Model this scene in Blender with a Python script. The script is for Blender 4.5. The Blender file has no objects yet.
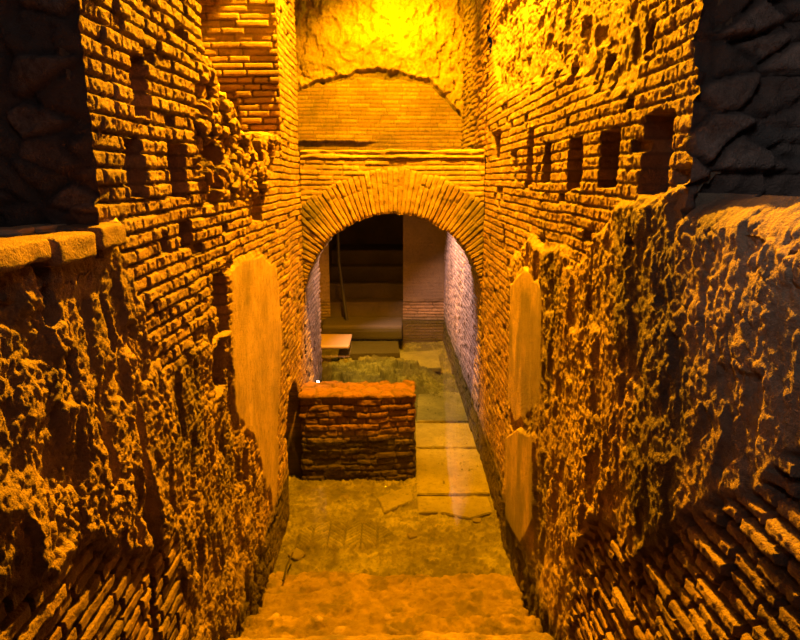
import bpy, bmesh, math, random
import numpy as np
random.seed(7)
C = bpy.context.scene
# ------------------------------------------------------------------ camera, light, exposure
CAM = np.array([0.0, 0.0, 2.54]); F = 640.0
PITCH = math.atan(142 / 640.0); YAW = math.atan(7 / 640.0)
cd = bpy.data.cameras.new('camera'); cam = bpy.data.objects.new('camera', cd); C.collection.objects.link(cam)
cd.sensor_fit = 'HORIZONTAL'; cd.sensor_width = 36; cd.lens = 36 * F / 800; cd.clip_start = .05
cam.location = CAM; cam.rotation_euler = (math.pi / 2 - PITCH, 0, -YAW)
C.camera = cam
w = bpy.data.worlds.new('world'); C.world = w; w.use_nodes = True
w.node_tree.nodes['Background'].inputs[0].default_value = (.55, .6, .8, 1)
w.node_tree.nodes['Background'].inputs[1].default_value = .010
C.view_settings.view_transform = 'Standard'; C.view_settings.look = 'None'
C.view_settings.exposure = 0.0; C.view_settings.gamma = 1

def lamp(name, kind, loc, aim, power, col, rad=.1, angle=90, blend=.5, size=1.0):
    l = bpy.data.lights.new(name, kind); l.energy = power; l.color = col
    o = bpy.data.objects.new(name, l); C.collection.objects.link(o); o.location = loc
    if kind == 'AREA':
        l.size = size
    else:
        l.shadow_soft_size = rad
    if kind == 'SPOT':
        l.spot_size = math.radians(angle); l.spot_blend = blend
    if aim is not None:
        import mathutils
        d = mathutils.Vector(aim) - mathutils.Vector(loc)
        o.rotation_euler = d.to_track_quat('-Z', 'Y').to_euler()
    return o
AMBER = (1.0, .375, .002)
lamp('gallery_spotlight', 'SPOT', (.18, 5.2, 5.6), (0, 4.1, 0), 7000, AMBER, .05, 140, .7)
lamp('arch_lamp', 'POINT', (-.1, 4.4, 4.9), None, 240, AMBER, .05)
lamp('vault_spotlight', 'SPOT', (-.2, 7.0, 4.85), (.1, 8.9, 3.15), 1610, (1, .43, .0), .06, 95, .8)
lamp('vault_lamp', 'POINT', (.1, 8.35, 4.7), None, 36.4, (1, .68, .0), .06)
lamp('passage_lamp_right', 'SPOT', (-.3, 9.1, 2.75), (.92, 9.15, .9), 760, (1, .62, .60), .05, 100, .35)
lamp('passage_lamp_left', 'SPOT', (.2, 7.6, 2.6), (-.92, 7.6, .7), 210, (1, .60, .45), .05, 70, .5)
lamp('passage_fill_amber', 'POINT', (-.1, 9.2, 2.1), None, 67.2, (1, .40, .003), .05)  # warm fill added to brighten the far back wall
lamp('cool_fill_right', 'SPOT', (-.3, -.6, 3.9), (2.0, 1.7, 2.3), 175, (.84, .88, 1), .4, 42, .9)  # added cool fill behind the camera for the near right side
lamp('cool_fill_left', 'SPOT', (.4, -.6, 4.0), (-1.6, 2.0, 2.7), 22.4, (.85, .88, 1), .4, 44, .9)  # second added cool fill, for the dark left bay

# ------------------------------------------------------------------ numeric helpers
def _h(ix, iy, iz, seed):
    n = (ix.astype(np.int64) * 374761393 + iy.astype(np.int64) * 668265263 + iz.astype(np.int64) * 2147483647 + seed * 1274126177) & 0xffffffff
    n = ((n ^ (n >> 13)) * 1274126177) & 0xffffffff
    n = ((n ^ (n >> 16)) * 2246822519) & 0xffffffff
    return ((n ^ (n >> 15)) & 0xffffff) / float(0xffffff)
def vn(x, y, z=None, seed=0):
    if z is None:
        x0 = np.floor(x); y0 = np.floor(y); fx = x - x0; fy = y - y0
        fx = fx * fx * (3 - 2 * fx); fy = fy * fy * (3 - 2 * fy); o = np.zeros_like(x0)
        a = _h(x0, y0, o, seed); b = _h(x0 + 1, y0, o, seed); c = _h(x0, y0 + 1, o, seed); d = _h(x0 + 1, y0 + 1, o, seed)
        return (a * (1 - fx) + b * fx) * (1 - fy) + (c * (1 - fx) + d * fx) * fy
    x0 = np.floor(x); y0 = np.floor(y); z0 = np.floor(z); fx = x - x0; fy = y - y0; fz = z - z0
    fx = fx * fx * (3 - 2 * fx); fy = fy * fy * (3 - 2 * fy); fz = fz * fz * (3 - 2 * fz)
    r = 0
    for k in (0, 1):
        a = _h(x0, y0, z0 + k, seed); b = _h(x0 + 1, y0, z0 + k, seed); c = _h(x0, y0 + 1, z0 + k, seed); d = _h(x0 + 1, y0 + 1, z0 + k, seed)
        r = r + ((a * (1 - fx) + b * fx) * (1 - fy) + (c * (1 - fx) + d * fx) * fy) * (fz if k else 1 - fz)
    return r
def fbm(x, y, z=None, seed=0, oct=4, gain=.5):
    s = 0; a = 1; t = 0
    for i in range(oct):
        s = s + a * vn(x, y, z, seed + i * 17); t += a; a *= gain; x = x * 2.03; y = y * 2.03
        if z is not None: z = z * 2.03
    return s / t - .5                               # about -.5 .. .5
def ss(a, b, x):
    t = np.clip((x - a) / (b - a), 0, 1); return t * t * (3 - 2 * t)
def vor(x, y, seed=0):                              # F1 distance, F2-F1, cell random
    x0 = np.floor(x); y0 = np.floor(y); d1 = np.full(x.shape, 9.); d2 = np.full(x.shape, 9.); idr = np.zeros(x.shape); o = np.zeros_like(x0)
    for i in (-1, 0, 1):
        for j in (-1, 0, 1):
            cx = x0 + i; cy = y0 + j
            px = cx + _h(cx, cy, o, seed); py = cy + _h(cx, cy, o, seed + 5)
            d = np.hypot(px - x, py - y); r = _h(cx, cy, o, seed + 9)
            n = d < d1
            d2 = np.where(n, d1, np.minimum(d2, d)); idr = np.where(n, r, idr); d1 = np.where(n, d, d1)
    return d1, d2 - d1, idr
def poly_sd(pts, x, y):                             # signed distance, negative inside
    pts = np.array(pts, float); n = len(pts); d = np.full(x.shape, 1e9); ins = np.zeros(x.shape, bool)
    for i in range(n):
        ax, ay = pts[i]; bx, by = pts[(i + 1) % n]; ex, ey = bx - ax, by - ay
        t = np.clip(((x - ax) * ex + (y - ay) * ey) / (ex * ex + ey * ey + 1e-12), 0, 1)
        d = np.minimum(d, np.hypot(x - ax - t * ex, y - ay - t * ey))
        if ay != by:
            c = ((ay > y) != (by > y)) & (x < ex * (y - ay) / (by - ay) + ax); ins ^= c
    return np.where(ins, -d, d)
def ray(px, py):
    u = (px - 400) / F; v = (320 - py) / F
    dx, dy, dz = u, math.cos(PITCH) + v * math.sin(PITCH), -math.sin(PITCH) + v * math.cos(PITCH)
    return np.array([dx * math.cos(YAW) + dy * math.sin(YAW), -dx * math.sin(YAW) + dy * math.cos(YAW), dz])
def on_x(px, py, c):                                # photo point on a side wall -> (y, z)
    d = ray(px, py); t = c / d[0]; p = CAM + t * d; return (p[1], p[2])
def on_y(px, py, c):
    d = ray(px, py); t = c / d[1]; p = CAM + t * d; return (p[0], p[2])
def on_z(px, py, c):
    d = ray(px, py); t = (c - CAM[2]) / d[2]; p = CAM + t * d; return (p[0], p[1])

def bricks(s, z, seed, course=.056, lmin=.07, lmax=.19, warp=.006, mort=.010):
    """returns (profile 0 in the joint .. 1 on the face, random per brick, joint distance)"""
    z = z + warp * 2 * fbm(s * 1.3, z * 1.5, None, seed + 1, 2) * 2 + warp * fbm(s * 7, z * 7, None, seed + 2, 2)
    s = s + warp * 1.6 * fbm(s * 6, z * 9, None, seed + 3, 2)
    row = np.floor(z / course).astype(int); fz = (z / course - row) * course
    r0 = row.min(); nr = row.max() - r0 + 1; smin, smax = float(s.min()) - .5, float(s.max()) + .5
    rng = np.random.RandomState(seed)
    ds = np.zeros(s.shape); bid = np.zeros(s.shape, int)
    sf, rf = s.ravel(), row.ravel(); dsf = ds.ravel(); bf = bid.ravel()
    order = np.argsort(rf, kind='stable'); bounds = np.searchsorted(rf[order], np.arange(r0, r0 + nr + 1))
    for k in range(nr):
        idx = order[bounds[k]:bounds[k + 1]]
        e = smin - rng.rand() * lmax + np.cumsum(rng.uniform(lmin, lmax, int((smax - smin) / lmin) + 4))
        if len(idx) == 0: continue
        j = np.clip(np.searchsorted(e, sf[idx]), 1, len(e) - 1)
        dsf[idx] = np.minimum(sf[idx] - e[j - 1], e[j] - sf[idx]); bf[idx] = j + 997 * (k + 1)
    ds = dsf.reshape(s.shape); bid = bf.reshape(s.shape)
    rnd = _h(bid.astype(float), bid * 0., bid * 0., seed + 3); rnd2 = _h(bid.astype(float), bid * 0. + 3, bid * 0., seed + 3)
    dz = np.minimum(fz, course - fz)
    d = np.minimum(dz - .1 * mort * rnd2, ds)
    d = d + .004 * fbm(s * 40, z * 40, None, seed + 4, 2)
    prof = ss(mort * .30, mort * .30 + .005, d)
    return prof, rnd, rnd2

# ------------------------------------------------------------------ materials
def new_mat(name):
    m = bpy.data.materials.new(name); m.use_nodes = True; nt = m.node_tree
    return m, nt, nt.nodes, nt.links, nt.nodes['Principled BSDF']
def mixc(nt, fac, a, b, mode='MIX'):
    n = nt.nodes.new('ShaderNodeMix'); n.data_type = 'RGBA'; n.blend_type = mode
    for sock, val in ((n.inputs[0], fac), (n.inputs[6], a), (n.inputs[7], b)):
        if hasattr(val, 'links'): nt.links.new(val, sock)
        elif isinstance(val, (int, float)): sock.default_value = val
        else: sock.default_value = (*val, 1)
    return n.outputs[2]
def noise(nt, scale, detail=4, rough=.6, vec=None, stretch=None):
    tc = nt.nodes.new('ShaderNodeNewGeometry') if vec is None else None
    v = tc.outputs['Position'] if vec is None else vec
    if stretch:
        mp = nt.nodes.new('ShaderNodeMapping'); mp.inputs['Scale'].default_value = stretch; nt.links.new(v, mp.inputs[0]); v = mp.outputs[0]
    n = nt.nodes.new('ShaderNodeTexNoise'); n.inputs['Scale'].default_value = scale; n.inputs['Detail'].default_value = detail
    n.inputs['Roughness'].default_value = rough; nt.links.new(v, n.inputs['Vector']); return n.outputs['Fac']
def ramp(nt, fac, stops):
    r = nt.nodes.new('ShaderNodeValToRGB'); nt.links.new(fac, r.inputs[0]); e = r.color_ramp.elements
    while len(e) < len(stops): e.new(.5)
    for i, (p, c) in enumerate(stops): e[i].position = p; e[i].color = (*c, 1) if len(c) == 3 else c
    return r.outputs[0]
def masonry(name, brick=((.34, .17, .09), (.50, .28, .14), (.62, .40, .22)), mortar=(.22, .155, .10), plaster=(.56, .38, .22), rough=.8, bump=.8, damp=True, fine=1.0):
    """attribute 'm': R brick tone, G brick face against joint, B plaster cover, A grime"""
    m, nt, N, L, P = new_mat(name)
    at = N.new('ShaderNodeAttribute'); at.attribute_name = 'm'
    ga = N.new('ShaderNodeAttribute'); ga.attribute_name = 'grime_shade'  # dirt, plus shade painted into the near right wall and arch
    sp = N.new('ShaderNodeSeparateColor'); L.new(at.outputs['Color'], sp.inputs[0])
    bc = ramp(nt, sp.outputs[0], ((0, brick[0]), (.5, brick[1]), (1, brick[2])))
    n1 = noise(nt, 9 * fine, 5, .65); n2 = noise(nt, 55 * fine, 4, .7); n3 = noise(nt, 2.2 * fine, 3)
    bc = mixc(nt, ramp(nt, n2, ((.35, (0, 0, 0)), (.7, (.55, .55, .55)))), bc, mortar)
    c = mixc(nt, sp.outputs[1], mortar, bc)
    pl = mixc(nt, n1, tuple(v * .72 for v in plaster), tuple(min(1, v * 1.25) for v in plaster))
    c = mixc(nt, sp.outputs[2], c, pl)
    c = mixc(nt, ramp(nt, n3, ((.38, (0, 0, 0)), (.68, (.7, .7, .7)))), c, tuple(v * .7 for v in mortar), 'MIX')
    n4 = noise(nt, 22 * fine, 6, .75); c = mixc(nt, ramp(nt, n4, ((.50, (0, 0, 0)), (.72, (.75, .75, .75)))), c, tuple(v * .5 for v in mortar))
    c = mixc(nt, ga.outputs['Fac'], c, (.085, .075, .06))
    if damp:
        g = N.new('ShaderNodeNewGeometry'); sx = N.new('ShaderNodeSeparateXYZ'); L.new(g.outputs['Position'], sx.inputs[0])
        mr = N.new('ShaderNodeMapRange'); mr.inputs[1].default_value = .0; mr.inputs[2].default_value = .16; mr.inputs[3].default_value = .85; mr.inputs[4].default_value = 0
        L.new(sx.outputs[2], mr.inputs[0]); c = mixc(nt, mr.outputs[0], c, (.075, .06, .025))
    c = mixc(nt, 1.0, c, (.72, .70, .68), 'MULTIPLY')
    L.new(c, P.inputs['Base Color']); P.inputs['Roughness'].default_value = rough
    b = N.new('ShaderNodeBump'); b.inputs['Strength'].default_value = bump; b.inputs['Distance'].default_value = .016
    ad = N.new('ShaderNodeMath'); ad.operation = 'ADD'; L.new(n2, ad.inputs[0]); L.new(noise(nt, 140 * fine, 3, .7), ad.inputs[1])
    L.new(ad.outputs[0], b.inputs['Height']); L.new(b.outputs[0], P.inputs['Normal'])
    return m
M_wall = masonry('weathered_roman_brick')
M_pale = masonry('pale_brick', brick=((.46, .30, .23), (.58, .40, .32), (.68, .50, .40)), mortar=(.13, .09, .07))
M_arch = masonry('arch_brick', brick=((.40, .21, .10), (.52, .31, .15), (.62, .42, .24)))
M_back = masonry('gallery_brick', plaster=(.68, .46, .26))
M_rock = masonry('dark_rubble', brick=((.24, .135, .085), (.38, .23, .15), (.58, .40, .29)), mortar=(.11, .07, .05), plaster=(.26, .165, .115), damp=False)
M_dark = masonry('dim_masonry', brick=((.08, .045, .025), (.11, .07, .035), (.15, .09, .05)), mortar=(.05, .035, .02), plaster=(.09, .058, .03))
M_block = masonry('block_brick', brick=((.22, .08, .04), (.28, .11, .05), (.34, .145, .065)), mortar=(.12, .06, .03))
M_floor = masonry('silted_floor', brick=((.34, .32, .12), (.44, .40, .15), (.54, .48, .2)), mortar=(.11, .10, .03), plaster=(.46, .42, .10), damp=False, rough=.9)
M_step = masonry('worn_step_stone', brick=((.42, .29, .13), (.5, .35, .16), (.58, .40, .2)), mortar=(.24, .17, .08), plaster=(.58, .40, .17), damp=False, rough=.7)
M_slab = masonry('slab_stone', brick=((.34, .31, .13), (.40, .36, .15), (.45, .40, .18)), mortar=(.22, .20, .08), plaster=(.44, .39, .16), damp=False, rough=.75)
def plain(name, col, rough=.7, metal=0, scale=20, var=.4, bump=.3, stretch=None):
    m, nt, N, L, P = new_mat(name)
    n = noise(nt, scale, 5, .65, stretch=stretch)
    L.new(mixc(nt, n, tuple(v * (1 - var) for v in col), tuple(min(1, v * (1 + var)) for v in col)), P.inputs['Base Color'])
    P.inputs['Roughness'].default_value = rough; P.inputs['Metallic'].default_value = metal
    b = N.new('ShaderNodeBump'); b.inputs['Strength'].default_value = bump; b.inputs['Distance'].default_value = .01
    L.new(n, b.inputs['Height']); L.new(b.outputs[0], P.inputs['Normal']); return m
M_wood = plain('old_plank_wood', (.22, .14, .05), .7, 0, 14, .4, .4, (1, 9, 9))
M_iron = plain('rusty_iron', (.035, .028, .024), .6, .3)
M_stone = plain('loose_stone', (.46, .32, .19), .85, 0, 16, .5, .6)
M_greystone = plain('grey_loose_stone', (.11, .09, .06), .85, 0, 16, .5, .6)
M_black = plain('dark_silt', (.05, .045, .03), .9)
def water_mat():
    m = bpy.data.materials.new('still_water'); m.use_nodes = True; nt = m.node_tree; N = nt.nodes; L = nt.links; N.clear()
    out = N.new('ShaderNodeOutputMaterial'); tr = N.new('ShaderNodeBsdfTransparent'); tr.inputs[0].default_value = (.84, .84, .34, 1)
    gl = N.new('ShaderNodeBsdfGlossy'); gl.inputs['Roughness'].default_value = .015; gl.inputs[0].default_value = (1, 1, 1, 1)
    fr = N.new('ShaderNodeFresnel'); fr.inputs[0].default_value = 1.34
    b = N.new('ShaderNodeBump'); b.inputs['Strength'].default_value = .10; b.inputs['Distance'].default_value = .01
    L.new(noise(nt, 7, 3, .5, stretch=(1, .6, 1)), b.inputs['Height']); L.new(b.outputs[0], gl.inputs['Normal']); L.new(b.outputs[0], fr.inputs['Normal'])
    mx = N.new('ShaderNodeMixShader'); L.new(fr.outputs[0], mx.inputs[0]); L.new(tr.outputs[0], mx.inputs[1]); L.new(gl.outputs[0], mx.inputs[2])
    L.new(mx.outputs[0], out.inputs[0]); return m
M_water = water_mat()

# ------------------------------------------------------------------ mesh helpers
def grid_faces(nu, nv, off=0, keep=None, flip=False):
    i = np.arange(nu - 1)[:, None] * nv + np.arange(nv - 1)[None, :]
    f = np.stack([i, i + nv, i + nv + 1, i + 1], -1)
    f = f[keep] if keep is not None else f.reshape(-1, 4)
    if flip: f = f[:, ::-1]
    return f + off
def mesh_np(name, verts, faces, mat, attr=None, parent=None, smooth=True, flat=None):
    me = bpy.data.meshes.new(name)
    verts = np.asarray(verts, np.float32).reshape(-1, 3); faces = np.asarray(faces, np.int32).reshape(-1, 4)
    me.vertices.add(len(verts)); me.vertices.foreach_set('co', verts.ravel())
    me.loops.add(faces.size); me.loops.foreach_set('vertex_index', faces.ravel())
    me.polygons.add(len(faces)); me.polygons.foreach_set('loop_start', np.arange(0, faces.size, 4, dtype=np.int32))
    me.update(calc_edges=True); me.validate()
    if attr is not None:
        attr = np.asarray(attr, np.float32).reshape(-1, 4); a = me.color_attributes.new('m', 'FLOAT_COLOR', 'POINT'); a.data.foreach_set('color', attr.ravel())
        g = me.attributes.new('grime_shade', 'FLOAT', 'POINT'); g.data.foreach_set('value', np.clip(attr[:, 3], 0, 1).copy())
    me.polygons.foreach_set('use_smooth', (~flat) if flat is not None and len(flat) == len(me.polygons) else np.full(len(me.polygons), smooth)); me.materials.append(mat)
    o = bpy.data.objects.new(name, me); C.collection.objects.link(o)
    if parent: o.parent = parent
    return o
def struct(o): o['kind'] = 'structure'; return o
def tag(o, label, cat, group=None):
    o['label'] = label; o['category'] = cat
    if group: o['group'] = group
    return o
def thing(name, loc, label, cat, group=None):
    o = bpy.data.objects.new(name, None); C.collection.objects.link(o); o.location = loc; o.empty_display_size = .1
    return tag(o, label, cat, group)
def at(r=0, g=0, b=0, a=0, like=None):
    z = np.zeros(like.shape); return np.stack([z + r, z + g, z + b, z + a], -1)

def rubble(s, z, seed, amp=.04, vs=.55):
    """eroded concrete and plaster face: soft lumps, chips, vertical runs and pits"""
    zz = z * vs
    w1 = fbm(s * 6, zz * 6, None, seed + 1, 3)
    a = fbm(s * 2.6, zz * 2.6, None, seed, 4) * 1.5
    d1, e, r = vor(s * 24 + 2.2 * w1, zz * 24 + 1.5 * fbm(s * 8, zz * 8, None, seed + 2, 3), seed + 3)
    where = ss(-.12, .12, fbm(s * 3.5, zz * 3.5, None, seed + 4, 3))
    b = ss(0, .30, e) * (.3 + r) * .26 * where
    c = fbm(s * 14 + w1, zz * 12, None, seed + 5, 6, .68) * 1.25
    rid = (.5 - np.abs(fbm(s * 5, zz * 4, None, seed + 6, 4))) ** 3 * 3.0
    pit = -ss(.60, .74, vn(s * 15 + 2 * w1, zz * 10, None, seed + 8) + .12 * vn(s * 50, zz * 50, None, seed + 11)) * .7
    return amp * (a + b * 1.3 + c * 1.2 + pit - rid * .6)

def side_wall(name, side, ys, zs, fn, mat, keepfn=None, X=.92):
    Y, Z = np.meshgrid(ys, zs, indexing='ij')
    H, A = fn(Y, Z)                                  # H inward displacement
    V = np.stack([side * (X - H), Y, Z], -1)
    keep = None
    if keepfn is not None:
        k = keepfn(Y, Z); keep = k[:-1, :-1] | k[1:, 1:]
    f = grid_faces(len(ys), len(zs), keep=keep, flip=(side < 0))
    hv = H.reshape(-1)[f]; flat = (hv.max(1) - hv.min(1)) > .03
    return struct(mesh_np(name, V, f, mat, A, flat=flat))

def hole_depth(Y, Z, c, boxes, seed, depth=.7):
    """boxes given as photo pixels on the wall plane x=c; ragged sided sockets"""
    wy = Y + .012 * 2 * fbm(Y * 14, Z * 14, None, seed, 3); wz = Z + .016 * 2 * fbm(Y * 12, Z * 12, None, seed + 3, 3)
    out = np.zeros(Y.shape)
    for bx in boxes:
        x0, y0, x1, y1 = bx[:4]; dep = bx[4] if len(bx) > 4 else depth
        xm, ym = (x0 + x1) / 2, (y0 + y1) / 2
        ya, _ = on_x(x0, ym, c); yb, _ = on_x(x1, ym, c); _, za = on_x(xm, y0, c); _, zb = on_x(xm, y1, c)
        yc, zc = (ya + yb) / 2, (za + zb) / 2; hy, hz = max(abs(ya - yb) / 2, .022), abs(za - zb) / 2
        q = np.maximum(np.abs(wy - yc) - hy, np.abs(wz - zc) - hz)
        out = np.maximum(out, dep * ss(.008, -.010, q))
    return out
def pxpoly(pts, c): return [on_x(px, py, c) for px, py in pts]

def wall_coords(y0, y1, z0, z1, near=.0048, far=.012, dz=.0056):
    ys = [y0]
    while ys[-1] < y1:
        t = min(1, max(0, (ys[-1] - 1.5) / 5)); ys.append(ys[-1] + near + (far - near) * t)
    ys[-1] = y1
    return np.array(ys), np.arange(z0, z1 + dz, dz)

# ------------------------------------------------------------------ right wall
LEDGE_R = 2.54 - .045; LEDGE_L = 2.54 - .13; NEARY = 1.97
def right_fn(Y, Z):
    c = .92
    pr, rn, r2 = bricks(Y, Z, 11)
    n = fbm(Y * 2.2, Z * 2.2, None, 21, 4); nf = fbm(Y * 22, Z * 22, None, 22, 4)
    erod = ss(.0, .35, n + .25 * ss(3.2, 4.2, Z))             # where the facing is worn
    Hb = (pr - 1) * (.007 + .009 * erod) + (rn - .5) * (.004 + .011 * erod) + .012 * nf + .03 * n + .010 * fbm(Y * 60, Z * 60, None, 23, 2)
    Hb -= .045 * (rn > .955) * pr                             # lost bricks
    # crumbled facing in the upper wall
    cr = poly_sd(pxpoly([(486, 40), (540, -40), (640, -40), (640, 60), (600, 90), (545, 75), (500, 95)], c), Y, Z) + .30 * fbm(Y * 3, Z * 3, None, 31, 4)
    crm = ss(.05, -.05, cr)
    Hr = rubble(Y, Z, 41, .020, 1.2)
    H = Hb * (1 - .75 * crm) + crm * (Hr - .03); P = crm * .35; G = pr * (1 - .6 * crm)
    # thick coat of plaster and concrete below
    pl = poly_sd(pxpoly([(513, 262), (530, 238), (585, 262), (615, 212), (672, 198), (705, 186), (860, 186), (900, 430), (800, 462), (752, 500), (690, 520), (640, 560), (600, 520), (578, 560), (590, 640), (600, 720), (500, 640), (497, 560), (505, 480), (512, 380)], c), Y, Z)
    plm = ss(.03, -.03, pl + .10 * fbm(Y * 5, Z * 5, None, 51, 4))
    big = fbm(Y * 1.6, Z * .8, None, 61, 3)
    Hp = .026 + rubble(Y, Z, 71, .023, .7) + .045 * big + .008 * fbm(Y * 70, Z * 60, None, 74, 2)
    # smooth plaster panels
    for k, pp in enumerate(([(514, 285), (530, 268), (548, 290), (545, 400), (520, 425), (512, 400)], [(512, 436), (524, 430), (541, 436), (541, 520), (528, 545), (512, 520)])):
        m = ss(.015, -.015, poly_sd(pxpoly(pp, c), Y, Z) + .05 * fbm(Y * 9, Z * 3, None, 81 + k, 3))
        Hp = Hp * (1 - m) + m * (.034 + .022 * k + .008 * fbm(Y * 14, Z * 3, None, 84, 4)); 
    H = H * (1 - plm) + Hp * plm; P = P * (1 - plm) + plm * (.75 + .25 * ss(-.1, .2, fbm(Y * 6, Z * 3, None, 86, 3))); G = G * (1 - plm) + plm * ss(-.2, .2, nf)
    # deep eroded coursed bricks low and near
    lo = poly_sd(pxpoly([(860, 440), (800, 462), (752, 500), (690, 520), (640, 560), (600, 520), (578, 560), (572, 660), (600, 760), (1000, 760)], c), Y, Z)
    lom = ss(.02, -.02, lo + .08 * fbm(Y * 6, Z * 6, None, 91, 3))
    pr2, rn2, _ = bricks(Y, Z, 12, .060, .12, .25, .010, .026)
    H = H * (1 - lom) + lom * ((pr2 - 1) * .045 + (rn2 - .5) * .022 + .016 * nf + .006 + .008 * fbm(Y * 60, Z * 60, None, 93, 2)); G = G * (1 - lom) + lom * pr2; rn = rn * (1 - lom) + lom * rn2; P = P * (1 - lom)
    hd = hole_depth(Y, Z, c, [(528, 138, 533, 184), (544, 144, 551, 182), (568, 138, 582, 189), (599, 131, 617, 188), (641, 114, 669, 192), (514, 150, 518, 168, .15), (492, 132, 500, 158, .15),
        (640, 22, 651, 52), (567, 64, 573, 84, .12), (503, 224, 505.5, 249, .12), (527, 243, 534, 270, .10), (637, 236, 641, 245, .1), (600, 55, 606, 70, .1)], 101)
    H = H - hd
    # broken boulder edge near the ledge
    near_shade = ss(2.55, 1.9, Y + .35 * fbm(Y * 3, Z * 2, None, 103, 3)) * ss(-.0, .3, Z)  # loss of amber light towards the near end, put into the colour
    tp = ss(LEDGE_R - .12, LEDGE_R + .03, Z) * ss(NEARY + .05, NEARY - .05, Y); H = H * (1 - .5 * tp) - .10 * tp ** 2
    A = np.stack([rn, np.clip(G, 0, 1), np.clip(P, 0, 1), np.clip(hd * 3, 0, .8) * 0 + .6 * ss(.0, .14, fbm(Y * 2.5, Z * 1.4, None, 105, 4)) * plm + near_shade * .2], -1)
    A[..., 3] = np.clip(A[..., 3], 0, 1)
    return H, A
def ragged(Z, seed, amp=.05): return amp * 2 * fbm(Z * 9, Z * 0 + 3.1, None, seed, 3)
ys, zs = wall_coords(.1, 6.52, -.5, 4.75)
def right_keep(Y, Z): return (Z < LEDGE_R + .02 * fbm(Y * 8, Y * 0, None, 5, 3)) | (Y > NEARY + ragged(Z, 6, .03))
side_wall('wall_right', 1, ys, zs, right_fn, M_wall, right_keep)

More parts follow.
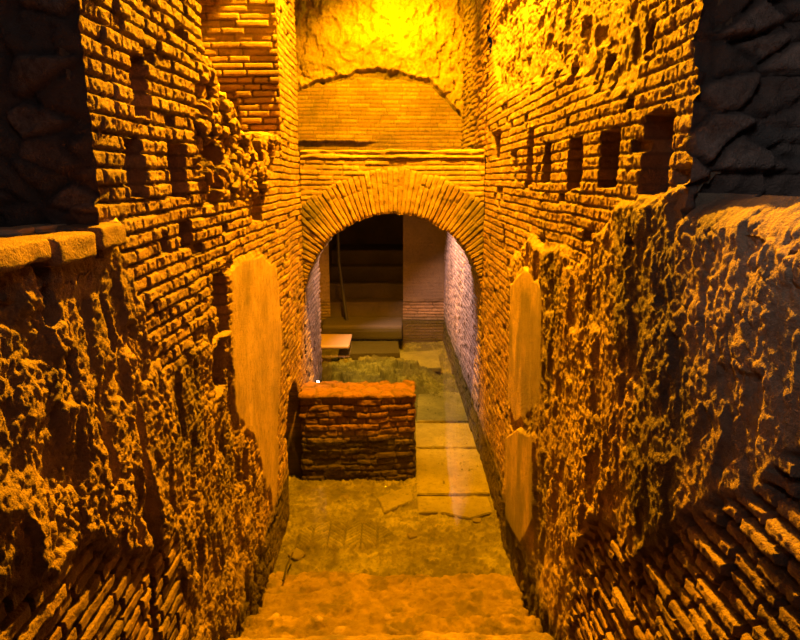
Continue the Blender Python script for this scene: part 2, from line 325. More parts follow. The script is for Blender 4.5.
# ------------------------------------------------------------------ left wall
def rec_shape(Y, Z):
    """>0 inside the broken recess above the ledge on the left wall"""
    c = -.92
    p = pxpoly([(196, -60), (203, 45), (212, 62), (216, 88), (232, 112), (238, 134), (281, 136), (275, -60)], c)
    return -poly_sd(p, Y, Z) - .05 * fbm(Y * 10, Z * 14, None, 205, 3)
def left_fn(Y, Z):
    c = -.92
    pr, rn, r2 = bricks(Y, Z, 13)
    n = fbm(Y * 2.2, Z * 2.2, None, 121, 4); nf = fbm(Y * 22, Z * 22, None, 122, 4)
    erod = ss(-.1, .3, n + .3 * ss(5, 3, Y))
    Hb = (pr - 1) * (.007 + .012 * erod) + (rn - .5) * (.004 + .013 * erod) + .014 * nf + .03 * n + .010 * fbm(Y * 60, Z * 60, None, 123, 2)
    Hb -= .05 * (rn > .95) * pr
    G = pr; P = np.zeros(Y.shape)
    # rough zone between bricks and plaster
    mid = poly_sd(pxpoly([(165, 380), (205, 330), (228, 300), (240, 420), (262, 480), (270, 600), (200, 760), (120, 640), (150, 470)], c), Y, Z)
    mm = ss(.05, -.05, mid + .2 * fbm(Y * 6, Z * 6, None, 131, 4))
    H = Hb * (1 - .8 * mm) + mm * (.010 + rubble(Y, Z, 141, .030, .6) + .008 * fbm(Y * 70, Z * 60, None, 144, 2)); G = G * (1 - .6 * mm); P = P + .45 * mm
    # upper rubble around the recess
    ur = ss(.06, -.03, poly_sd(pxpoly([(200, 60), (240, 120), (276, 136), (276, 150), (262, 190), (235, 200), (205, 192), (196, 150)], c), Y, Z) + .12 * fbm(Y * 8, Z * 8, None, 145, 3))
    d1, e, r = vor(Y * 9, Z * 15, 146)
    H = H * (1 - ur) + ur * ((r - .6) * .07 + ss(0, .25, e) * .022 + .04 * nf); G = G * (1 - ur) + ur * ss(.02, .2, e); 
    # near mass of rough conglomerate
    ro = poly_sd(pxpoly([(-200, 262), (0, 262), (60, 250), (108, 232), (128, 262), (150, 330), (170, 420), (172, 520), (150, 560), (90, 545), (40, 580), (-50, 640), (-300, 640)], c), Y, Z)
    rm = ss(.04, -.04, ro + .12 * fbm(Y * 6, Z * 6, None, 151, 4))
    Hr = .025 + rubble(Y, Z, 161, .027, .75) + .010 * fbm(Y * 70, Z * 60, None, 164, 2) + .05 * fbm(Y * 2, Z * 1, None, 162, 3)
    H = H * (1 - rm) + Hr * rm; P = P * (1 - rm) + rm * .7; G = G * (1 - rm) + rm * ss(-.2, .2, nf)
    # low eroded bricks
    lo = ss(.02, -.02, poly_sd(pxpoly([(90, 545), (150, 560), (172, 530), (190, 640), (200, 800), (-300, 800), (-60, 640), (40, 580)], c), Y, Z) + .08 * fbm(Y * 6, Z * 6, None, 171, 3))
    pr2, rn2, _ = bricks(Y, Z, 14, .058, .13, .25, .008, .013)
    H = H * (1 - lo) + lo * ((pr2 - 1) * .035 + (rn2 - .5) * .018 + .012 * nf); G = G * (1 - lo) + lo * pr2; P = P * (1 - lo); rn = rn * (1 - lo) + rn2 * lo
    # smooth plaster panel
    sp = poly_sd(pxpoly([(229, 268), (240, 258), (262, 254), (276, 268), (281, 330), (282, 470), (276, 530), (268, 550), (258, 500), (248, 450), (234, 415)], c), Y, Z)
    sm = ss(.03, -.03, sp + .22 * ss(1.3, .5, Z) * (1 + 1.4 * fbm(Y * 7, Z * 5, None, 187, 4)) + .05 * fbm(Y * 9, Z * 5, None, 181, 4) * (1 + 1.5 * ss(1.2, .6, Z)))
    H = H * (1 - sm) + sm * (.012 + .012 * fbm(Y * 8, Z * 3, None, 182, 3) + .004 * fbm(Y * 40, Z * 8, None, 183, 3)); P = P * (1 - sm) + sm; 
    # vertical clefts
    for (xa, ya, xb, yb, wd, dp) in ((133, 395, 152, 560, .045, .14), (96, 395, 108, 480, .03, .10), (34, 272, 44, 316, .035, .08), (100, 300, 112, 350, .02, .06), (150, 560, 158, 640, .03, .10), (60, 330, 70, 372, .02, .06)):
        a = on_x(xa, ya, c); b = on_x(xb, yb, c); t = np.clip(((Y - a[0]) * (b[0] - a[0]) + (Z - a[1]) * (b[1] - a[1])) / ((b[0] - a[0]) ** 2 + (b[1] - a[1]) ** 2), 0, 1)
        d = np.hypot(Y - a[0] - t * (b[0] - a[0]), (Z - a[1] - t * (b[1] - a[1]))) + .03 * fbm(Y * 8, Z * 6, None, 186, 3)
        H = H - dp * ss(wd, wd * .2, d)
    hd = hole_depth(Y, Z, c, [(133, 56, 148, 113), (127, 139, 144, 197), (171, 146, 187, 195), (205, 142, 216, 190, .2), (252, 180, 261, 221, .12), (182, 222, 193, 250, .12), (215, 271, 228, 337, .12), (213, 345, 227, 392, .07), (242, 445, 248, 488, .05), (163, 235, 170, 252, .07), (267, 146, 273, 170, .1)], 191)
    H = H - hd
    # arched opening by the brick block
    yc0, _ = on_x(287.5, 440, c); yc1, _ = on_x(301.5, 440, c); _, zt = on_x(295, 381, c)
    hw = (yc1 - yc0) / 2; q = np.where(Z > zt - hw, np.hypot(Y - (yc0 + yc1) / 2, Z - (zt - hw)) - hw, np.abs(Y - (yc0 + yc1) / 2) - hw)
    H = H - 1.2 * ss(.012, -.012, q)
    tp = ss(LEDGE_L - .14, LEDGE_L + .0, Z) * ss(NEARY + .05, NEARY - .05, Y); H = H * (1 - .6 * tp) - .03 * tp ** 2
    rec = rec_shape(Y, Z)
    inside = ss(0, .02, rec)
    H = H * (1 - inside) - inside * .62
    A = np.stack([rn, np.clip(G, 0, 1), np.clip(P, 0, 1), np.clip(.7 * ss(-.02, .12, fbm(Y * 2.2, Z * 1.2, None, 195, 4)) * np.maximum(rm, mm * .6) * (1 - sm), 0, 1)], -1)
    return H, A
def left_keep(Y, Z): return (Z < LEDGE_L - .07 + .02 * fbm(Y * 5, Y * 0, None, 8, 3)) | (Y > NEARY + ragged(Z, 9, .04))
side_wall('wall_left', -1, ys, zs, left_fn, M_wall, left_keep)

# continuation of both walls beyond the arch
def far_fn(seed, tone=0):
    def f(Y, Z):
        pr, rn, r2 = bricks(Y, Z, seed, .056, .14, .26, .005, .012)
        n = fbm(Y * 2.2, Z * 2.2, None, seed + 1, 3)
        H = (pr - 1) * .028 + (rn - .5) * .014 + .02 * n - .05 * (rn > .985) * pr
        return H, np.stack([rn, pr, 0 * pr, ss(.35, .1, Z) * .6], -1)
    return f
def far_fn_up(Y, Z):
    pr, rn, r2 = bricks(Y, Z, 31, .056, .14, .26, .006, .012); n = fbm(Y * 3, Z * 3, None, 32, 4)
    return (pr - 1) * .03 + (rn - .5) * .03 + .06 * n, np.stack([rn, pr, .4 * ss(-.1, .2, n), 0 * pr], -1)
side_wall('wall_right_passage', 1, np.arange(6.52, 11.6, .014), np.arange(-.5, 2.9, .009), far_fn(15), M_pale)
side_wall('wall_right_gallery', 1, np.arange(6.52, 9.1, .014), np.arange(2.89, 5.3, .010), far_fn_up, M_wall)
side_wall('wall_left_passage', -1, np.arange(6.52, 7.96, .012), np.arange(-.5, 2.75, .009), far_fn(16), M_pale)

# ------------------------------------------------------------------ camera-facing walls
def front_wall(name, xs, zs, y, fn, mat, keepfn=None, sgn=1):
    X, Z = np.meshgrid(xs, zs, indexing='ij'); H, A = fn(X, Z)
    V = np.stack([X, y - sgn * H, Z], -1); keep = None
    if keepfn is not None:
        k = keepfn(X, Z); keep = k[:-1, :-1] & k[1:, 1:] & k[1:, :-1] & k[:-1, 1:]
    return struct(mesh_np(name, V, grid_faces(len(xs), len(zs), keep=keep, flip=(sgn < 0)), mat, A))
BY = 8.9
def back_fn(X, Z):
    pr, rn, r2 = bricks(X, Z, 17, .050, .16, .30, .006, .008); n = fbm(X * 2.5, Z * 2.5, None, 301, 4)
    line = [on_y(px, py, BY) for px, py in [(285, 100), (305, 90), (318, 84), (345, 82), (375, 79), (400, 81), (430, 88), (448, 104), (462, 120), (464, 160)]]
    lx = np.array([p[0] for p in line]); lz = np.array([p[1] for p in line]); zl = np.interp(X, lx, lz) + .03 * fbm(X * 9, Z * 0, None, 303, 3) * 2
    up = ss(-.01, .02, Z - zl)
    Hb = (pr - 1) * .012 + (rn - .5) * .008 + .01 * n
    Hu = .05 + rubble(X, Z, 311, .055, 1.0) + .10 * np.clip(Z - 3.6, 0, 3) ** 2 * .5
    gap = ss(.0, .02, Z - zl) * ss(.15, .10, Z - zl + .08 * np.abs(X + .1) + .05 * fbm(X * 8, Z * 8, None, 305, 3)) * ss(-1.35, -1.15, X)
    H = Hb * (1 - up) + Hu * up - gap * .10
    bot = ss(3.04, 2.97, Z - .06 * fbm(X * 7, Z * 7, None, 306, 3)) * ss(.0, -.6, X)
    H = H - bot * .08
    return H, np.stack([rn, pr, np.clip(up * (1 - gap) * .95, 0, 1), gap * .55 + bot * .4], -1)  # colour darkens inside the gap and along the wall foot
front_wall('wall_back', np.arange(-1.8, 1.0, .011), np.arange(2.9, 5.4, .011), BY, back_fn, M_back)
def pier_fn(X, Z):
    pr, rn, r2 = bricks(X, Z, 18, .052, .12, .26, .006, .009); n = fbm(X * 3, Z * 3, None, 321, 4)
    z0 = on_y(200, 80, 5.37)[1]; z1 = on_y(200, 40, 5.37)[1]
    er = ss(z1, z0, Z) 
    H = (pr - 1) * (.006 + .03 * er) + (rn - .5) * .015 * (1 + er) + .015 * n
    q = poly_sd([on_y(px, py, 5.37) for px, py in [(202, 86), (234, 88), (240, 110), (241, 134), (205, 134)]], X, Z) + .04 * fbm(X * 8, Z * 8, None, 325, 3)
    H = H - .10 * ss(.01, -.02, q)
    return H, np.stack([rn, pr, .25 + 0 * pr, .35 * ss(.01, -.02, q)], -1)  # colour darkens inside the broken hollow
front_wall('wall_left_pier', np.arange(-1.56, -.90, .008), np.arange(2.70, 4.75, .0075), 5.37, pier_fn, M_wall)
def rec_fn(Y, Z):
    n = rubble(Y, Z, 331, .06, 1.2); return n, np.stack([.4 + 0 * n, .5 + 0 * n, .3 + 0 * n, .3 + 0 * n], -1)
side_wall('wall_left_recess', -1, np.arange(2.6, 5.4, .02), np.arange(2.6, 4.8, .02), rec_fn, M_wall, X=1.50)
def near_fn(seed, amp):
    def f(X, Z):
        d1, e, r = vor(X * 7 + 2 * fbm(X * 3, Z * 3, None, seed, 2), Z * 11, seed)
        H = (ss(0, .22, e) * (.2 + r) * .9 + rubble(X, Z, seed + 3, .8, 1) ) * amp
        return H, np.stack([r, ss(0, .3, e), .5 * (r < .35), .5 * (r > .4) * (r < .6)], -1)
    return f
front_wall('wall_near_right', np.arange(.88, 2.4, .009), np.arange(2.40, 3.6, .009), NEARY, near_fn(341, .045), M_rock)
front_wall('wall_near_left', np.arange(-2.4, -.88, .009), np.arange(2.30, 3.6, .009), NEARY, near_fn(351, .03), M_rock)
# ledge tops beside the dark side bays
def ledge(name, side, z, seed, mat, x1=2.4, tilt=0.0):
    xs = np.arange(.90, x1, .010); yy = np.arange(.1, NEARY + .04, .010); X, Y = np.meshgrid(xs, yy, indexing='ij')
    n = rubble(X, Y, seed, .030, 1) + .05 * fbm(X * 3, Y * 3, None, seed + 3, 3)
    rd = ss(.16, 0, X - .90); Zz = z + n - rd * rd * .09 - tilt * ss(.5, 0, X - .9)
    r = .5 + fbm(X * 4, Y * 4, None, seed + 5, 3)
    V = np.stack([side * X, Y, Zz], -1)
    return struct(mesh_np(name, V, grid_faces(len(xs), len(yy), flip=(side < 0)), mat, np.stack([r, .7 + 0 * r, .5 + 0 * r, .25 + 0 * r], -1)))
ledge('ledge_right', 1, LEDGE_R, 361, M_rock)
ledge('ledge_left', -1, LEDGE_L - .03, 371, M_wall, tilt=.02)

# far chamber: back wall with doorway, left side, vault underside, room beyond
FY = 11.4
xdl = on_y(330, 280, FY)[0]; xdr = on_y(403, 280, FY)[0]
def farback_fn(X, Z):
    pr, rn, r2 = bricks(X, Z, 19, .056, .16, .28, .006, .010); n = fbm(X * 4, Z * 4, None, 381, 4)
    low = ss(.42, .30, Z + .1 * n)
    H = (pr - 1) * (.004 + .02 * low) + .02 * n + .03 * (1 - low)
    return H, np.stack([rn, pr, 1 - low, .1 + 0 * n], -1)
front_wall('wall_far_right', np.arange(xdr, .96, .012), np.arange(-.45, 3.0, .012), FY, farback_fn, masonry('brown_plaster', brick=((.25, .13, .06), (.36, .2, .1), (.45, .27, .14)), mortar=(.2, .12, .06), plaster=(.22, .135, .06)))
front_wall('wall_far_left', np.arange(-1.8, xdl, .012), np.arange(-.45, 3.0, .012), FY, farback_fn, M_arch)
def slab_box(name, x0, x1, y0, y1, z0, z1, mat, fn=None, d=.03, parent=None):
    return rough_box(name, (x0, x1), (y0, y1), (z0, z1), mat, d, fn, parent)

def rough_box(name, xr, yr, zr, mat, d=.02, fn=None, parent=None, amp=.01, rnd=.02, seed=0, origin=None, rot=0, attr=None):
    """box whose six faces are finely gridded and roughened; edges worn round"""
    lo = np.array([xr[0], yr[0], zr[0]], float); hi = np.array([xr[1], yr[1], zr[1]], float); ctr = (lo + hi) / 2; half = (hi - lo) / 2
    Vs = []; Fs = []; off = 0
    for ax in range(3):
        a, b = [(1, 2), (2, 0), (0, 1)][ax]
        na = max(2, int(round((hi[a] - lo[a]) / d)) + 1); nb = max(2, int(round((hi[b] - lo[b]) / d)) + 1)
        A_, B_ = np.meshgrid(np.linspace(lo[a], hi[a], na), np.linspace(lo[b], hi[b], nb), indexing='ij')
        for sg in (-1, 1):
            p = np.zeros(A_.shape + (3,)); p[..., a] = A_; p[..., b] = B_; p[..., ax] = hi[ax] if sg > 0 else lo[ax]
            Vs.append(p.reshape(-1, 3)); Fs.append(grid_faces(na, nb, off, flip=(sg < 0))); off += na * nb
    V = np.concatenate(Vs); Fc = np.concatenate(Fs)
    q = (V - ctr); r = min(rnd, half.min() * .9)
    inner = np.clip(q, -(half - r), half - r); dv = q - inner; ln = np.linalg.norm(dv, axis=1, keepdims=True) + 1e-9
    nrm = dv / ln; P = inner + nrm * r + ctr
    if fn is None:
        h = amp * 2 * fbm(V[:, 0] * 5, V[:, 1] * 5, V[:, 2] * 5, seed, 4) + amp * .5 * fbm(V[:, 0] * 30, V[:, 1] * 30, V[:, 2] * 30, seed + 9, 3)
        A = np.stack([_h(V[:, 0] * 0, V[:, 0] * 0, V[:, 0] * 0, seed) + 0 * h, .8 + 0 * h, .6 + 0 * h, 0 * h], -1)
    else:
        h, A = fn(V)
    P = P + nrm * h[:, None]
    if origin is not None: P = P - np.array(origin)
    o = mesh_np(name, P, Fc, mat, A, parent)
    # weld the face borders so the box is one closed skin
    bm = bmesh.new(); bm.from_mesh(o.data); bmesh.ops.remove_doubles(bm, verts=bm.verts, dist=1e-4); bm.to_mesh(o.data); bm.free()
    if origin is not None: o.location = origin; o.rotation_euler = (0, 0, rot)
    return o
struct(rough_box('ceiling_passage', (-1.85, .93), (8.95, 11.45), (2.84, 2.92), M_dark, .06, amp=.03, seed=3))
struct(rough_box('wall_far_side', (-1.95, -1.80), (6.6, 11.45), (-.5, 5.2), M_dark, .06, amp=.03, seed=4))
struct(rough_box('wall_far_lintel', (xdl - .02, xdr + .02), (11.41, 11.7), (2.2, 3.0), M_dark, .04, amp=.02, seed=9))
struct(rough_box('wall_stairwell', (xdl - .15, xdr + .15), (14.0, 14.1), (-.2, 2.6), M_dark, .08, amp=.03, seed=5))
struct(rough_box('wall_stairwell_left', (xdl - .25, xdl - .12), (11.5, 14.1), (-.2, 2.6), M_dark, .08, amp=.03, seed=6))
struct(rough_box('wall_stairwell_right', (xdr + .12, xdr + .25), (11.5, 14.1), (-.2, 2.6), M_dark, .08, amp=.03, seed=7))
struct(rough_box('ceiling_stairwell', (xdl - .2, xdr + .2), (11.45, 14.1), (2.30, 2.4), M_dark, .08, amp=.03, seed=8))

# ------------------------------------------------------------------ the arch
AY0, AY1, ZC, R0, R1 = 6.5, 7.2, 2.54 - 1.275, .92, 1.385
ZTOP = 2.54 + .27
arch = thing('brick_arch', (0, AY0, ZC), 'wide brick arch of radial bricks spanning the flooded passage', 'arch')
NV = 72
def ring():
    th = np.linspace(0, math.pi, NV * 12 + 1)
    r_ = np.concatenate([np.linspace(R1, R0 + .0, 42), np.full(36, R0)]); yy = np.concatenate([np.full(42, 0.), np.linspace(.012, AY1 - AY0, 36)])
    T, I = np.meshgrid(th, np.arange(len(r_)), indexing='ij'); R = r_[I]; Yd = yy[I]
    k = T / math.pi * NV + .22 * fbm(T * 9, R * 3, None, 400, 2); kid = np.floor(k); fk = k - kid; dj = np.minimum(fk, 1 - fk) * math.pi / NV * R
    rn = _h(kid, kid * 0, kid * 0, 401); rr = _h(kid, kid * 0 + 1, kid * 0, 402)
    # most voussoirs are two bricks long, split at a random radius
    spl = R0 + .20 + .12 * rr; ds = np.where(rr > .45, np.abs(R - spl), .1); d = np.minimum(dj, ds + (Yd > 0) * 1)
    front = Yd <= 0
    pr = ss(.003, .009, d + .003 * fbm(T * 60, R * 40, None, 403, 2))
    h = (pr - 1) * .011 + (rn - .5) * .016 + .010 * fbm(T * 60, R * 30, None, 408, 3) + .018 * fbm(T * 14, R * 14, None, 404, 3) - .03 * ss(R1 - .02 - .05 * rr, R1, R)
    edge = ss(R0 + .03, R0, R) * front * .012
    x = R * np.cos(T); z = R * np.sin(T)
    y = np.where(front, -h + edge, Yd)
    Ri = np.where(front, R + (rn - .5) * .018 * ss(R0 + .05, R0, R), R + (rn - .5) * .018 - (pr - 1) * .014)
    x = Ri * np.cos(T); z = Ri * np.sin(T); 
    lim = .915; k2 = np.where(np.abs(x) > lim, lim / np.abs(x).clip(1e-6), 1); x = x * k2
    V = np.stack([x, y, z], -1)
    haunch_shade = .95 * ss(.26, .58, np.abs(T - math.pi / 2) / (math.pi / 2) + .5 * fbm(T * 4, R * 4, None, 406, 4)) * (.65 + rn * .35) * (.35 + .65 * ss(R0 + .0, R0 + .2, R) )  # shading of the haunches painted into the colour, with some wet staining
    return V, grid_faces(len(th), len(r_), flip=True), np.stack([rn, pr, .15 + 0 * pr, haunch_shade], -1)
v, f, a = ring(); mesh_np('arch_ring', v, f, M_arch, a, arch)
def spandrel():
    xs = np.arange(-.915, .916, .009); zs_ = np.arange(-.05, ZTOP - ZC - .075, .009); X, Z = np.meshgrid(xs, zs_, indexing='ij')
    pr, rn, _ = bricks(X, Z, 21, .050, .14, .26, .007, .009)
    h = (pr - 1) * .012 + (rn - .5) * .012 + .03 * fbm(X * 4, Z * 4, None, 411, 3)
    R = np.hypot(X, Z); k = R > R1 - .06; keep = k[:-1, :-1] & k[1:, 1:]
    V = np.stack([X, .012 - h * .8, Z], -1).reshape(-1, 3); F1 = grid_faces(len(xs), len(zs_), keep=keep)
    kb = R > R0 + .005; keepb = kb[:-1, :-1] & kb[1:, 1:]
    V2 = np.stack([X, AY1 - AY0 + .0 * X, Z], -1).reshape(-1, 3); F2 = grid_faces(len(xs), len(zs_), off=len(V), keep=keepb, flip=True)
    A = np.stack([rn, pr, .3 + 0 * pr, .25 * ss(.05, .25, fbm(X * 5, Z * 5, None, 412, 3))], -1).reshape(-1, 4)
    return np.concatenate([V, V2]), np.concatenate([F1, F2]), np.concatenate([A, A])
v, f, a = spandrel(); mesh_np('spandrel_wall', v, f, M_arch, a, arch)
def cor_fn(V):
    x, y, z = V.T; h = .022 * fbm(x * 5, z * 30, y * 5, 421, 4) * 2 + .008 * fbm(x * 30, z * 60, y * 20, 424, 3) - .012 * ss(.012, .0, np.abs(z - (ZTOP - .04) - .008 * np.sin(x * 7)))
    return h, np.stack([.6 + 0 * h, .8 + 0 * h, .55 + 0 * h, 0 * h], -1)
o = rough_box('cornice', (-.91, .91), (AY0 - .004, AY1), (ZTOP - .08, ZTOP), M_arch, .012, cor_fn, rnd=.012); o.parent = arch; o.location = (0, -AY0, -ZC)

# ------------------------------------------------------------------ floor and water
def floor_fn():
    ysf = [3.3]
    while ysf[-1] < 11.5: ysf.append(ysf[-1] + .010 + .0016 * (ysf[-1] - 3.3))
    xs = np.arange(-1.8, .961, .010); X, Y = np.meshgrid(xs, np.array(ysf), indexing='ij')
    z = -.41 + .05 * fbm(X * 2, Y * 2, None, 501, 4) + .03 * fbm(X * 14, Y * 14, None, 505, 4)
    d1, e, r = vor(X * 16, Y * 16, 507); z = z + .018 * (r > .7) * ss(.45, .1, d1)
    G = ss(-.10, .10, fbm(X * 20, Y * 20, None, 508, 4, .65)); d2_, e2_, r2_ = vor(X * 30, Y * 30, 509); z = z + .020 * (r2_ > .55) * ss(.5, .1, d2_); P = .35 + 0 * X; rr = r
    # herringbone brick paving
    hp = ss(.03, -.02, poly_sd([on_z(px, py, -.38) for px, py in [(296, 548), (300, 530), (330, 522), (372, 522), (394, 533), (380, 545), (340, 548)]], X, Y) + .05 * fbm(X * 9, Y * 9, None, 511, 3))
    w_, l_ = .048, .15; u = X / .9; k = np.floor(u / l_); fu = u / l_ - k; s = np.where(k % 2 == 0, 1, -1)
    vv = Y + s * (fu - .5) * l_ * .9; fv = vv / w_ - np.floor(vv / w_); dd = np.minimum(np.minimum(fv, 1 - fv) * w_, np.minimum(fu, 1 - fu) * l_)
    pr = ss(.002, .012, dd); z = z * (1 - hp) + hp * (-.385 + .03 * pr); rr = rr * (1 - hp) + hp * _h(np.floor(vv / w_), k, k * 0, 512); G = G * (1 - hp) + hp * pr
    P = P * (1 - hp)
    # rubble bank behind the block
    bk = ss(.35, -.15, poly_sd([on_z(px, py, -.2) for px, py in [(322, 362), (400, 357), (424, 366), (410, 378), (330, 384)]], X, Y) + .3 * fbm(X * 3, Y * 3, None, 521, 4))
    d1, e, r2 = vor(X * 7, Y * 5, 523)
    z = z + bk * (.24 + .10 * (r2 - .5) + .05 * fbm(X * 20, Y * 20, None, 524, 3)); P = P * (1 - .3 * bk)
    V = np.stack([X, Y, z], -1); A = np.stack([rr, np.clip(G, 0, 1), P, .55 * ss(.0, .14, fbm(X * 3.5, Y * 3.5, None, 525, 4, .6))], -1)
    return V, grid_faces(len(xs), len(ysf)), A
v, f, a = floor_fn(); struct(mesh_np('floor', v, f, M_floor, a))
wm = mesh_np('water_surface', [(-1.82, 3.0, 0), (.96, 3.0, 0), (.96, 11.42, 0), (-1.82, 11.42, 0)], [(0, 1, 2, 3)], M_water); struct(wm)

# ------------------------------------------------------------------ stone steps
def step_fn(zt, seed):
    def f(V):
        x, y, z = V.T
        wt = .6 if zt > 0 else 1.4; h = (.06 * fbm(x * 3.2, y * 4, z * 4, seed, 3) + .06 * fbm(x * 9, y * 9, z * 9, seed + 4, 5, .65)) * wt; d1_, e_, r_ = vor(x * 11 + 2 * fbm(x * 8, y * 8, None, seed, 2), y * 11, seed + 2); h = h + wt * .018 * ss(0, .3, e_) * r_ + .010 * fbm(x * 40, y * 40, z * 40, seed + 7, 3)
        n = fbm(x * 5, y * 5, z * 5, seed + 11, 3)
        return h, np.stack([.5 + n, ss(-.1, .1, fbm(x * 16, y * 16, z * 16, seed + 12, 4)), .35 + 0 * n, .55 * ss(.0, .12, fbm(x * 9, y * 9, z * 9, seed + 15, 4, .6))], -1)
    return f
labels = ['worn stone step at the foot of the picture above the waterline', 'worn stone step just under the water below the dry one', 'third stone step down, fully under water', 'lowest submerged stone step meeting the silted floor']
specs = [(2.5, 3.05, .11, (-.93, .86)), (3.07, 3.36, -.03, (-.90, .86)), (3.38, 3.86, -.20, (-.90, .88)), (3.88, 4.25, -.34, (-.93, .9))]
for i, (ya, yb, zt, xr) in enumerate(specs):
    cy = (ya + yb) / 2
    o = rough_box('stone_step', xr, (ya, yb), (zt - .24, zt), M_step, .0125, step_fn(zt, 601 + i * 20), rnd=.04, origin=(0, cy, zt - .24))
    tag(o, labels[i], 'step', 'stone steps leading down into the water')
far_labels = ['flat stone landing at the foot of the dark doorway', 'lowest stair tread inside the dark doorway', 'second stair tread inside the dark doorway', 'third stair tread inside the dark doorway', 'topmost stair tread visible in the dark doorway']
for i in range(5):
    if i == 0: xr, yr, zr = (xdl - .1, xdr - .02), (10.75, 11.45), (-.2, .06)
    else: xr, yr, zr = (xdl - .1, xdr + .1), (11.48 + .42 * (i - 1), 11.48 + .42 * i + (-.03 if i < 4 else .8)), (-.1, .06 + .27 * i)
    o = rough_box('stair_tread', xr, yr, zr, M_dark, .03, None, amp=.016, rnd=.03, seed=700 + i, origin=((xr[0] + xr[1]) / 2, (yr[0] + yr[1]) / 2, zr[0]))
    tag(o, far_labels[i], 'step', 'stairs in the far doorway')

# ------------------------------------------------------------------ brick block standing in the water
bx0 = on_y(300.5, 430, 6.0)[0]; bx1 = on_y(416, 430, 5.95)[0]
def block_fn(V):
    x, y, z = V.T; s = x + y * 1.0
    pr, rn, r2 = bricks(s, z, 23, .062, .13, .26, .020, .010)
    top = ss(.40, .47, z)
    d1, e, r = vor(x * 6.5, y * 6.5 + z * 2, 801)
    h = (pr - 1) * .016 + (rn - .5) * .024 + .05 * fbm(x * 4, y * 4, z * 4, 803, 4) + .03 * fbm(x * 22, y * 22, z * 22, 804, 4, .65)
    ht = (r - .5) * .03 + ss(0, .3, e) * .012 + .04 * fbm(x * 14, y * 14, z * 14, 805, 3)
    h = h * (1 - top) + ht * top; G = pr * (1 - top) + ss(.02, .2, e) * top
    return h - .012, np.stack([rn, np.clip(G, 0, 1), .1 + 0 * h, 0 * h], -1)
o = rough_box('low_brick_wall', (bx0, bx1), (5.90, 6.34), (-.45, .49), M_block, .009, block_fn, rnd=.03, origin=((bx0 + bx1) / 2, 6.12, -.45))
tag(o, 'low worn stub of red brick wall standing in the water before the arch', 'wall stub')

# ------------------------------------------------------------------ submerged slabs
def slab(pxs, zt, th, label, seed, mat=M_slab, tilt=(0, 0), name='paving_slab', group='paving slabs under the water'):
    P = [on_z(px, py, zt) for px, py in pxs]; cx = sum(p[0] for p in P) / len(P); cy = sum(p[1] for p in P) / len(P)
    bm = bmesh.new(); vs = [bm.verts.new((p[0] - cx, p[1] - cy, 0)) for p in P]; fc = bm.faces.new(vs)
    if fc.normal.z < 0: fc.normal_flip()
    bm.normal_update()
    r = bmesh.ops.extrude_face_region(bm, geom=[fc]); up = [g for g in r['geom'] if isinstance(g, bmesh.types.BMVert)]
    bmesh.ops.translate(bm, verts=up, vec=(0, 0, th)); bmesh.ops.recalc_face_normals(bm, faces=bm.faces)
    bmesh.ops.bevel(bm, geom=[e for e in bm.edges], offset=.008, segments=2, affect='EDGES')
    bmesh.ops.triangulate(bm, faces=bm.faces)
    for _ in range(5):
        es = [e for e in bm.edges if e.calc_length() > .05]
        if es: bmesh.ops.subdivide_edges(bm, edges=es, cuts=1); bmesh.ops.triangulate(bm, faces=[f for f in bm.faces if len(f.verts) > 3])
    co = np.array([v.co[:] for v in bm.verts]); wv = co + np.array([cx, cy, zt])
    h = .012 * fbm(wv[:, 0] * 6, wv[:, 1] * 6, wv[:, 2] * 6, seed, 4) + .006 * fbm(wv[:, 0] * 30, wv[:, 1] * 30, wv[:, 2] * 30, seed + 1, 3)
    for v_, hh in zip(bm.verts, h): v_.co.z += hh; v_.co.x += hh * .6; v_.co.y -= hh * .6
    me = bpy.data.meshes.new(name); bm.to_mesh(me); bm.free(); me.materials.append(mat)
    a_ = me.color_attributes.new('m', 'FLOAT_COLOR', 'POINT'); rn = (seed * 37 % 10) / 10
    a_.data.foreach_set('color', np.tile(np.array([rn, .8, .7, 0], np.float32), len(me.vertices)))
    me.polygons.foreach_set('use_smooth', np.full(len(me.polygons), False))
    ob = bpy.data.objects.new(name, me); C.collection.objects.link(ob); ob.location = (cx, cy, zt - th); ob.rotation_euler = (tilt[0], tilt[1], 0)
    return tag(ob, label, 'slab' if name == 'paving_slab' else 'stone', group)
slab([(416, 449), (482, 449), (490, 493), (417, 494)], -.385, .06, 'square tan paving slab under water right of the brick stub', 1)
slab([(417, 496), (452, 496), (488, 496), (492, 512), (470, 518), (440, 512), (419, 512)], -.38, .05, 'broken edged paving slab in front of the square tan one', 2)
slab([(416, 423), (470, 423), (481, 447), (416, 447)], -.385, .05, 'greenish paving slab behind the square tan one', 3)
slab([(418, 392), (462, 392), (469, 421), (417, 421)], -.385, .05, 'algae covered paving slab with a straight joint near the right wall', 4)
slab([(378, 497), (402, 488), (412, 489), (413, 500), (384, 512)], -.385, .05, 'small pale wedge of slab in front of the brick stub', 5)
slab([(372, 354), (437, 350), (441, 368), (380, 370)], -.30, .06, 'dim green slab in the far part of the flooded passage', 6)
slab([(341, 341), (398, 341), (400, 353), (338, 354)], -.10, .10, 'dark low stone curb block under water before the landing', 7, M_dark)
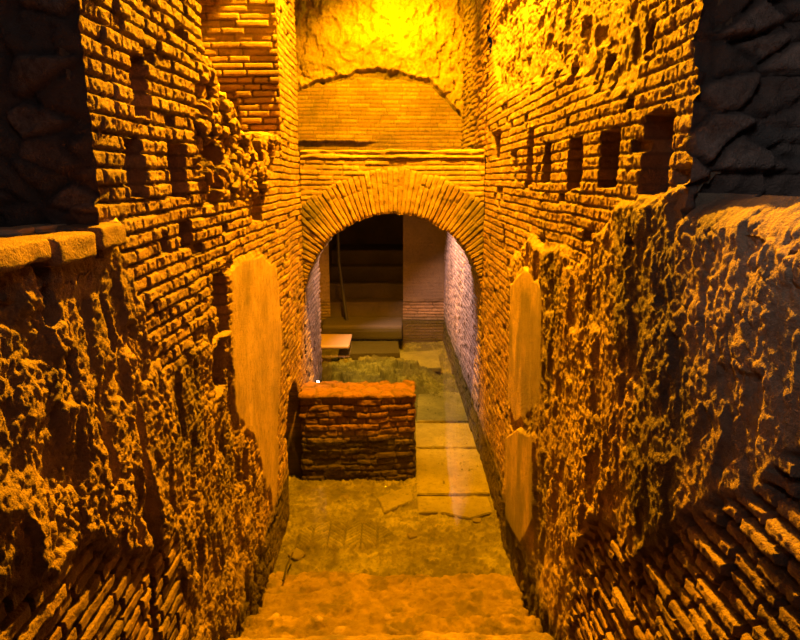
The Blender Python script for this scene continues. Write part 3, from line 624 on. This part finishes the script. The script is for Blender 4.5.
# ------------------------------------------------------------------ plank, pole, stick, glint, loose stones
zp = .09
P = [on_z(px, py, zp) for px, py in [(300, 346), (349, 346), (351, 334), (300, 334)]]
x1p = P[1][0]; o = rough_box('wooden_plank', (-1.72, x1p), (P[0][1], P[3][1]), (zp - .05, zp), M_wood, .04, None, amp=.004, rnd=.006, seed=810, origin=((-1.72 + x1p) / 2, (P[0][1] + P[3][1]) / 2, zp - .05))
tag(o, 'pale wide wooden plank lying just above the water at the far left', 'plank')
o = rough_box('brick_stub', (-1.74, -1.15), (P[0][1] + .1, P[3][1] - .1), (-.42, zp - .06), M_dark, .03, None, amp=.02, rnd=.03, seed=811, origin=(-1.4, P[0][1], -.42))
tag(o, 'dark masonry stub carrying the wooden plank', 'masonry')
def tube(name, pts, r, mat, label=None, cat=None, parent=None, loc=(0, 0, 0)):
    cu = bpy.data.curves.new(name, 'CURVE'); cu.dimensions = '3D'; cu.bevel_depth = r; cu.bevel_resolution = 3; cu.use_fill_caps = True
    s = cu.splines.new('POLY'); s.points.add(len(pts) - 1)
    for i, p in enumerate(pts): s.points[i].co = (p[0] - loc[0], p[1] - loc[1], p[2] - loc[2], 1)
    tmp = bpy.data.objects.new(name, cu); me = bpy.data.meshes.new_from_object(tmp); bpy.data.objects.remove(tmp)
    me.name = name; me.materials.clear(); me.materials.append(mat); me.polygons.foreach_set('use_smooth', np.full(len(me.polygons), True))
    ob = bpy.data.objects.new(name, me); C.collection.objects.link(ob); ob.location = loc
    if parent: ob.parent = parent
    if label: tag(ob, label, cat)
    return ob
pa = on_y(337, 215, 11.25); pb = on_y(339, 262, 11.22); pc = on_y(344, 300, 11.2); pd = (on_y(347, 320, 11.2)[0], .05)
tube('iron_pole', [(pd[0], 11.2, pd[1]), (pc[0], 11.2, pc[1]), (pb[0], 11.22, pb[1]), (pa[0], 11.25, pa[1])], .028, M_iron, 'dark bent iron pole leaning in the far doorway', 'pole', loc=(pd[0], 11.2, .05))
a_ = on_z(283, 582, -.28); b_ = on_z(287, 568, -.31); c_ = on_z(293, 556, -.34)
tube('thin_stick', [(a_[0], a_[1], -.27), (b_[0], b_[1], -.29), (c_[0], c_[1], -.31)], .007, M_iron, 'thin dark stick lying under water along the left wall base', 'stick', loc=(a_[0], a_[1], -.27))

def rock(name, loc, size, seed, mat, label, cat='stone', group=None, boxy=.5):
    bm = bmesh.new(); bmesh.ops.create_cube(bm, size=2); bmesh.ops.subdivide_edges(bm, edges=bm.edges[:], cuts=7, use_grid_fill=True)
    co = np.array([v.co[:] for v in bm.verts]); n = co / np.linalg.norm(co, axis=1, keepdims=True)
    p = co * boxy + n * (1 - boxy) * 1.15
    d = 1 + .35 * fbm(n[:, 0] * 2 + seed, n[:, 1] * 2, n[:, 2] * 2, seed, 3) + .16 * fbm(n[:, 0] * 8, n[:, 1] * 8, n[:, 2] * 8, seed + 3, 3)
    p = p * d[:, None] * np.array(size)
    p[:, 2] -= p[:, 2].min()
    for v_, q in zip(bm.verts, p): v_.co = q
    me = bpy.data.meshes.new(name); bm.to_mesh(me); bm.free(); me.materials.append(mat); me.polygons.foreach_set('use_smooth', np.full(len(me.polygons), True))
    ob = bpy.data.objects.new(name, me); C.collection.objects.link(ob); ob.location = loc; ob.rotation_euler = (0, 0, seed * 1.3)
    return tag(ob, label, cat, group)
# stones in the shallow water
for i, (px, py, s, lb) in enumerate([(296, 551, .07, 'dark rounded stone under water against the left wall'), (364, 521, .05, 'flat dark stone on the silt behind the herringbone paving'), (412, 531, .045, 'small flat stone right of the herringbone paving'), (345, 494, .05, 'low stone in front of the brick stub'), (477, 516, .045, 'small stone beside the broken edged slab')]):
    x, y = on_z(px, py, -.36); rock('submerged_stone', (x, y, -.42), (s * .8, s * .8, s * .3), 20 + i, M_greystone, lb, 'stone', 'stones lying under the water')
# squared blocks along the edge of the left ledge and broken slabs behind them
bl = ['squared brown block at the left edge of the picture on the ledge', 'squared block in the middle of the ledge edge row', 'short squared block of the ledge edge nearest the brick corner']
for i, (xa, xb, ya, yb) in enumerate([(-60, 45, 246, 272), (48, 91, 235, 262), (94, 122, 224, 248)]):
    y0_, zt_ = on_x(xa, ya, -.88); y1_, zt2 = on_x(xb, ya, -.88); _, zb_ = on_x((xa + xb) / 2, yb, -.88); zt_ = on_x((xa + xb) / 2, ya, -.88)[1]
    h_ = zt_ - zb_
    o = rough_box('ledge_block', (-1.06, -.86), (y0_, y1_ - .008), (zb_, zt_), M_wall, .008, lambda V, k=i: (.02 * fbm(V[:, 0] * 9, V[:, 1] * 9, V[:, 2] * 9, 850 + k, 5, .6), np.stack([.6 + 0 * V[:, 0], .9 + 0 * V[:, 0], .4 + 0 * V[:, 0], 0 * V[:, 0]], -1)), rnd=.012, origin=(-.96, (y0_ + y1_) / 2, zb_))
    tag(o, bl[i], 'block', 'squared blocks on the left ledge')
ll = ['flat broken slab behind the edge blocks at the far left', 'long flat slab lying across the left ledge', 'broken slab on the left ledge nearest the brick corner', 'thin small slab at the back of the left ledge']
for i, (px, py, sz) in enumerate([(14, 226, (.07, .07, .014)), (60, 222, (.05, .13, .014)), (97, 219, (.06, .07, .020)), (36, 216, (.06, .08, .008))]):
    x, y = on_z(px, py, LEDGE_L + .0); rock('ledge_stone', (x - .03, y, LEDGE_L - .035), sz, 40 + i, M_stone, ll[i], 'stone', 'broken slabs on the left ledge', .75)
# glowing ball added as a white glint low on the passage wall
ly, lz = on_x(317, 382, -.90)
lm = thing('white_glint', (-.89, ly, lz), 'tiny white glint made as a glowing ball low on the left wall behind the arch', 'glint')
def ball(name, r, mat, parent, loc=(0, 0, 0)):
    bm = bmesh.new(); bmesh.ops.create_uvsphere(bm, u_segments=20, v_segments=12, radius=r); me = bpy.data.meshes.new(name); bm.to_mesh(me); bm.free()
    me.materials.append(mat); ob = bpy.data.objects.new(name, me); C.collection.objects.link(ob); ob.parent = parent; ob.location = loc; return ob
Mg = bpy.data.materials.new('glint_glow'); Mg.use_nodes = True; Pg = Mg.node_tree.nodes['Principled BSDF']; Pg.inputs['Emission Color'].default_value = (1, .85, .75, 1); Pg.inputs['Emission Strength'].default_value = 12
ball('glint_ball', .018, Mg, lm); tube('glint_mount', [(-.035, 0, .0), (-.008, 0, 0)], .014, M_iron, parent=lm)
# fallen bricks in the recess of the left wall
rl = ['topmost fallen stone in the left wall recess', 'rounded stone stacked under the topmost in the left recess', 'pale stone midway down the rubble in the left recess', 'wide flat stone low in the rubble of the left recess', 'small stone at the foot of the rubble in the left recess', 'squared stone on the ledge before the brick pier']
for i, (px, py, sz) in enumerate([(208, 82, (.05, .07, .035)), (214, 96, (.06, .09, .04)), (220, 108, (.07, .09, .045)), (226, 120, (.08, .10, .035)), (233, 131, (.05, .08, .03)), (262, 133, (.06, .09, .03))]):
    y, z = on_x(px, py, -.97); rock('fallen_stone', (-.99, y, z - .06), sz, 60 + i, M_stone, rl[i], 'stone', 'rubble in the left wall recess', .6)
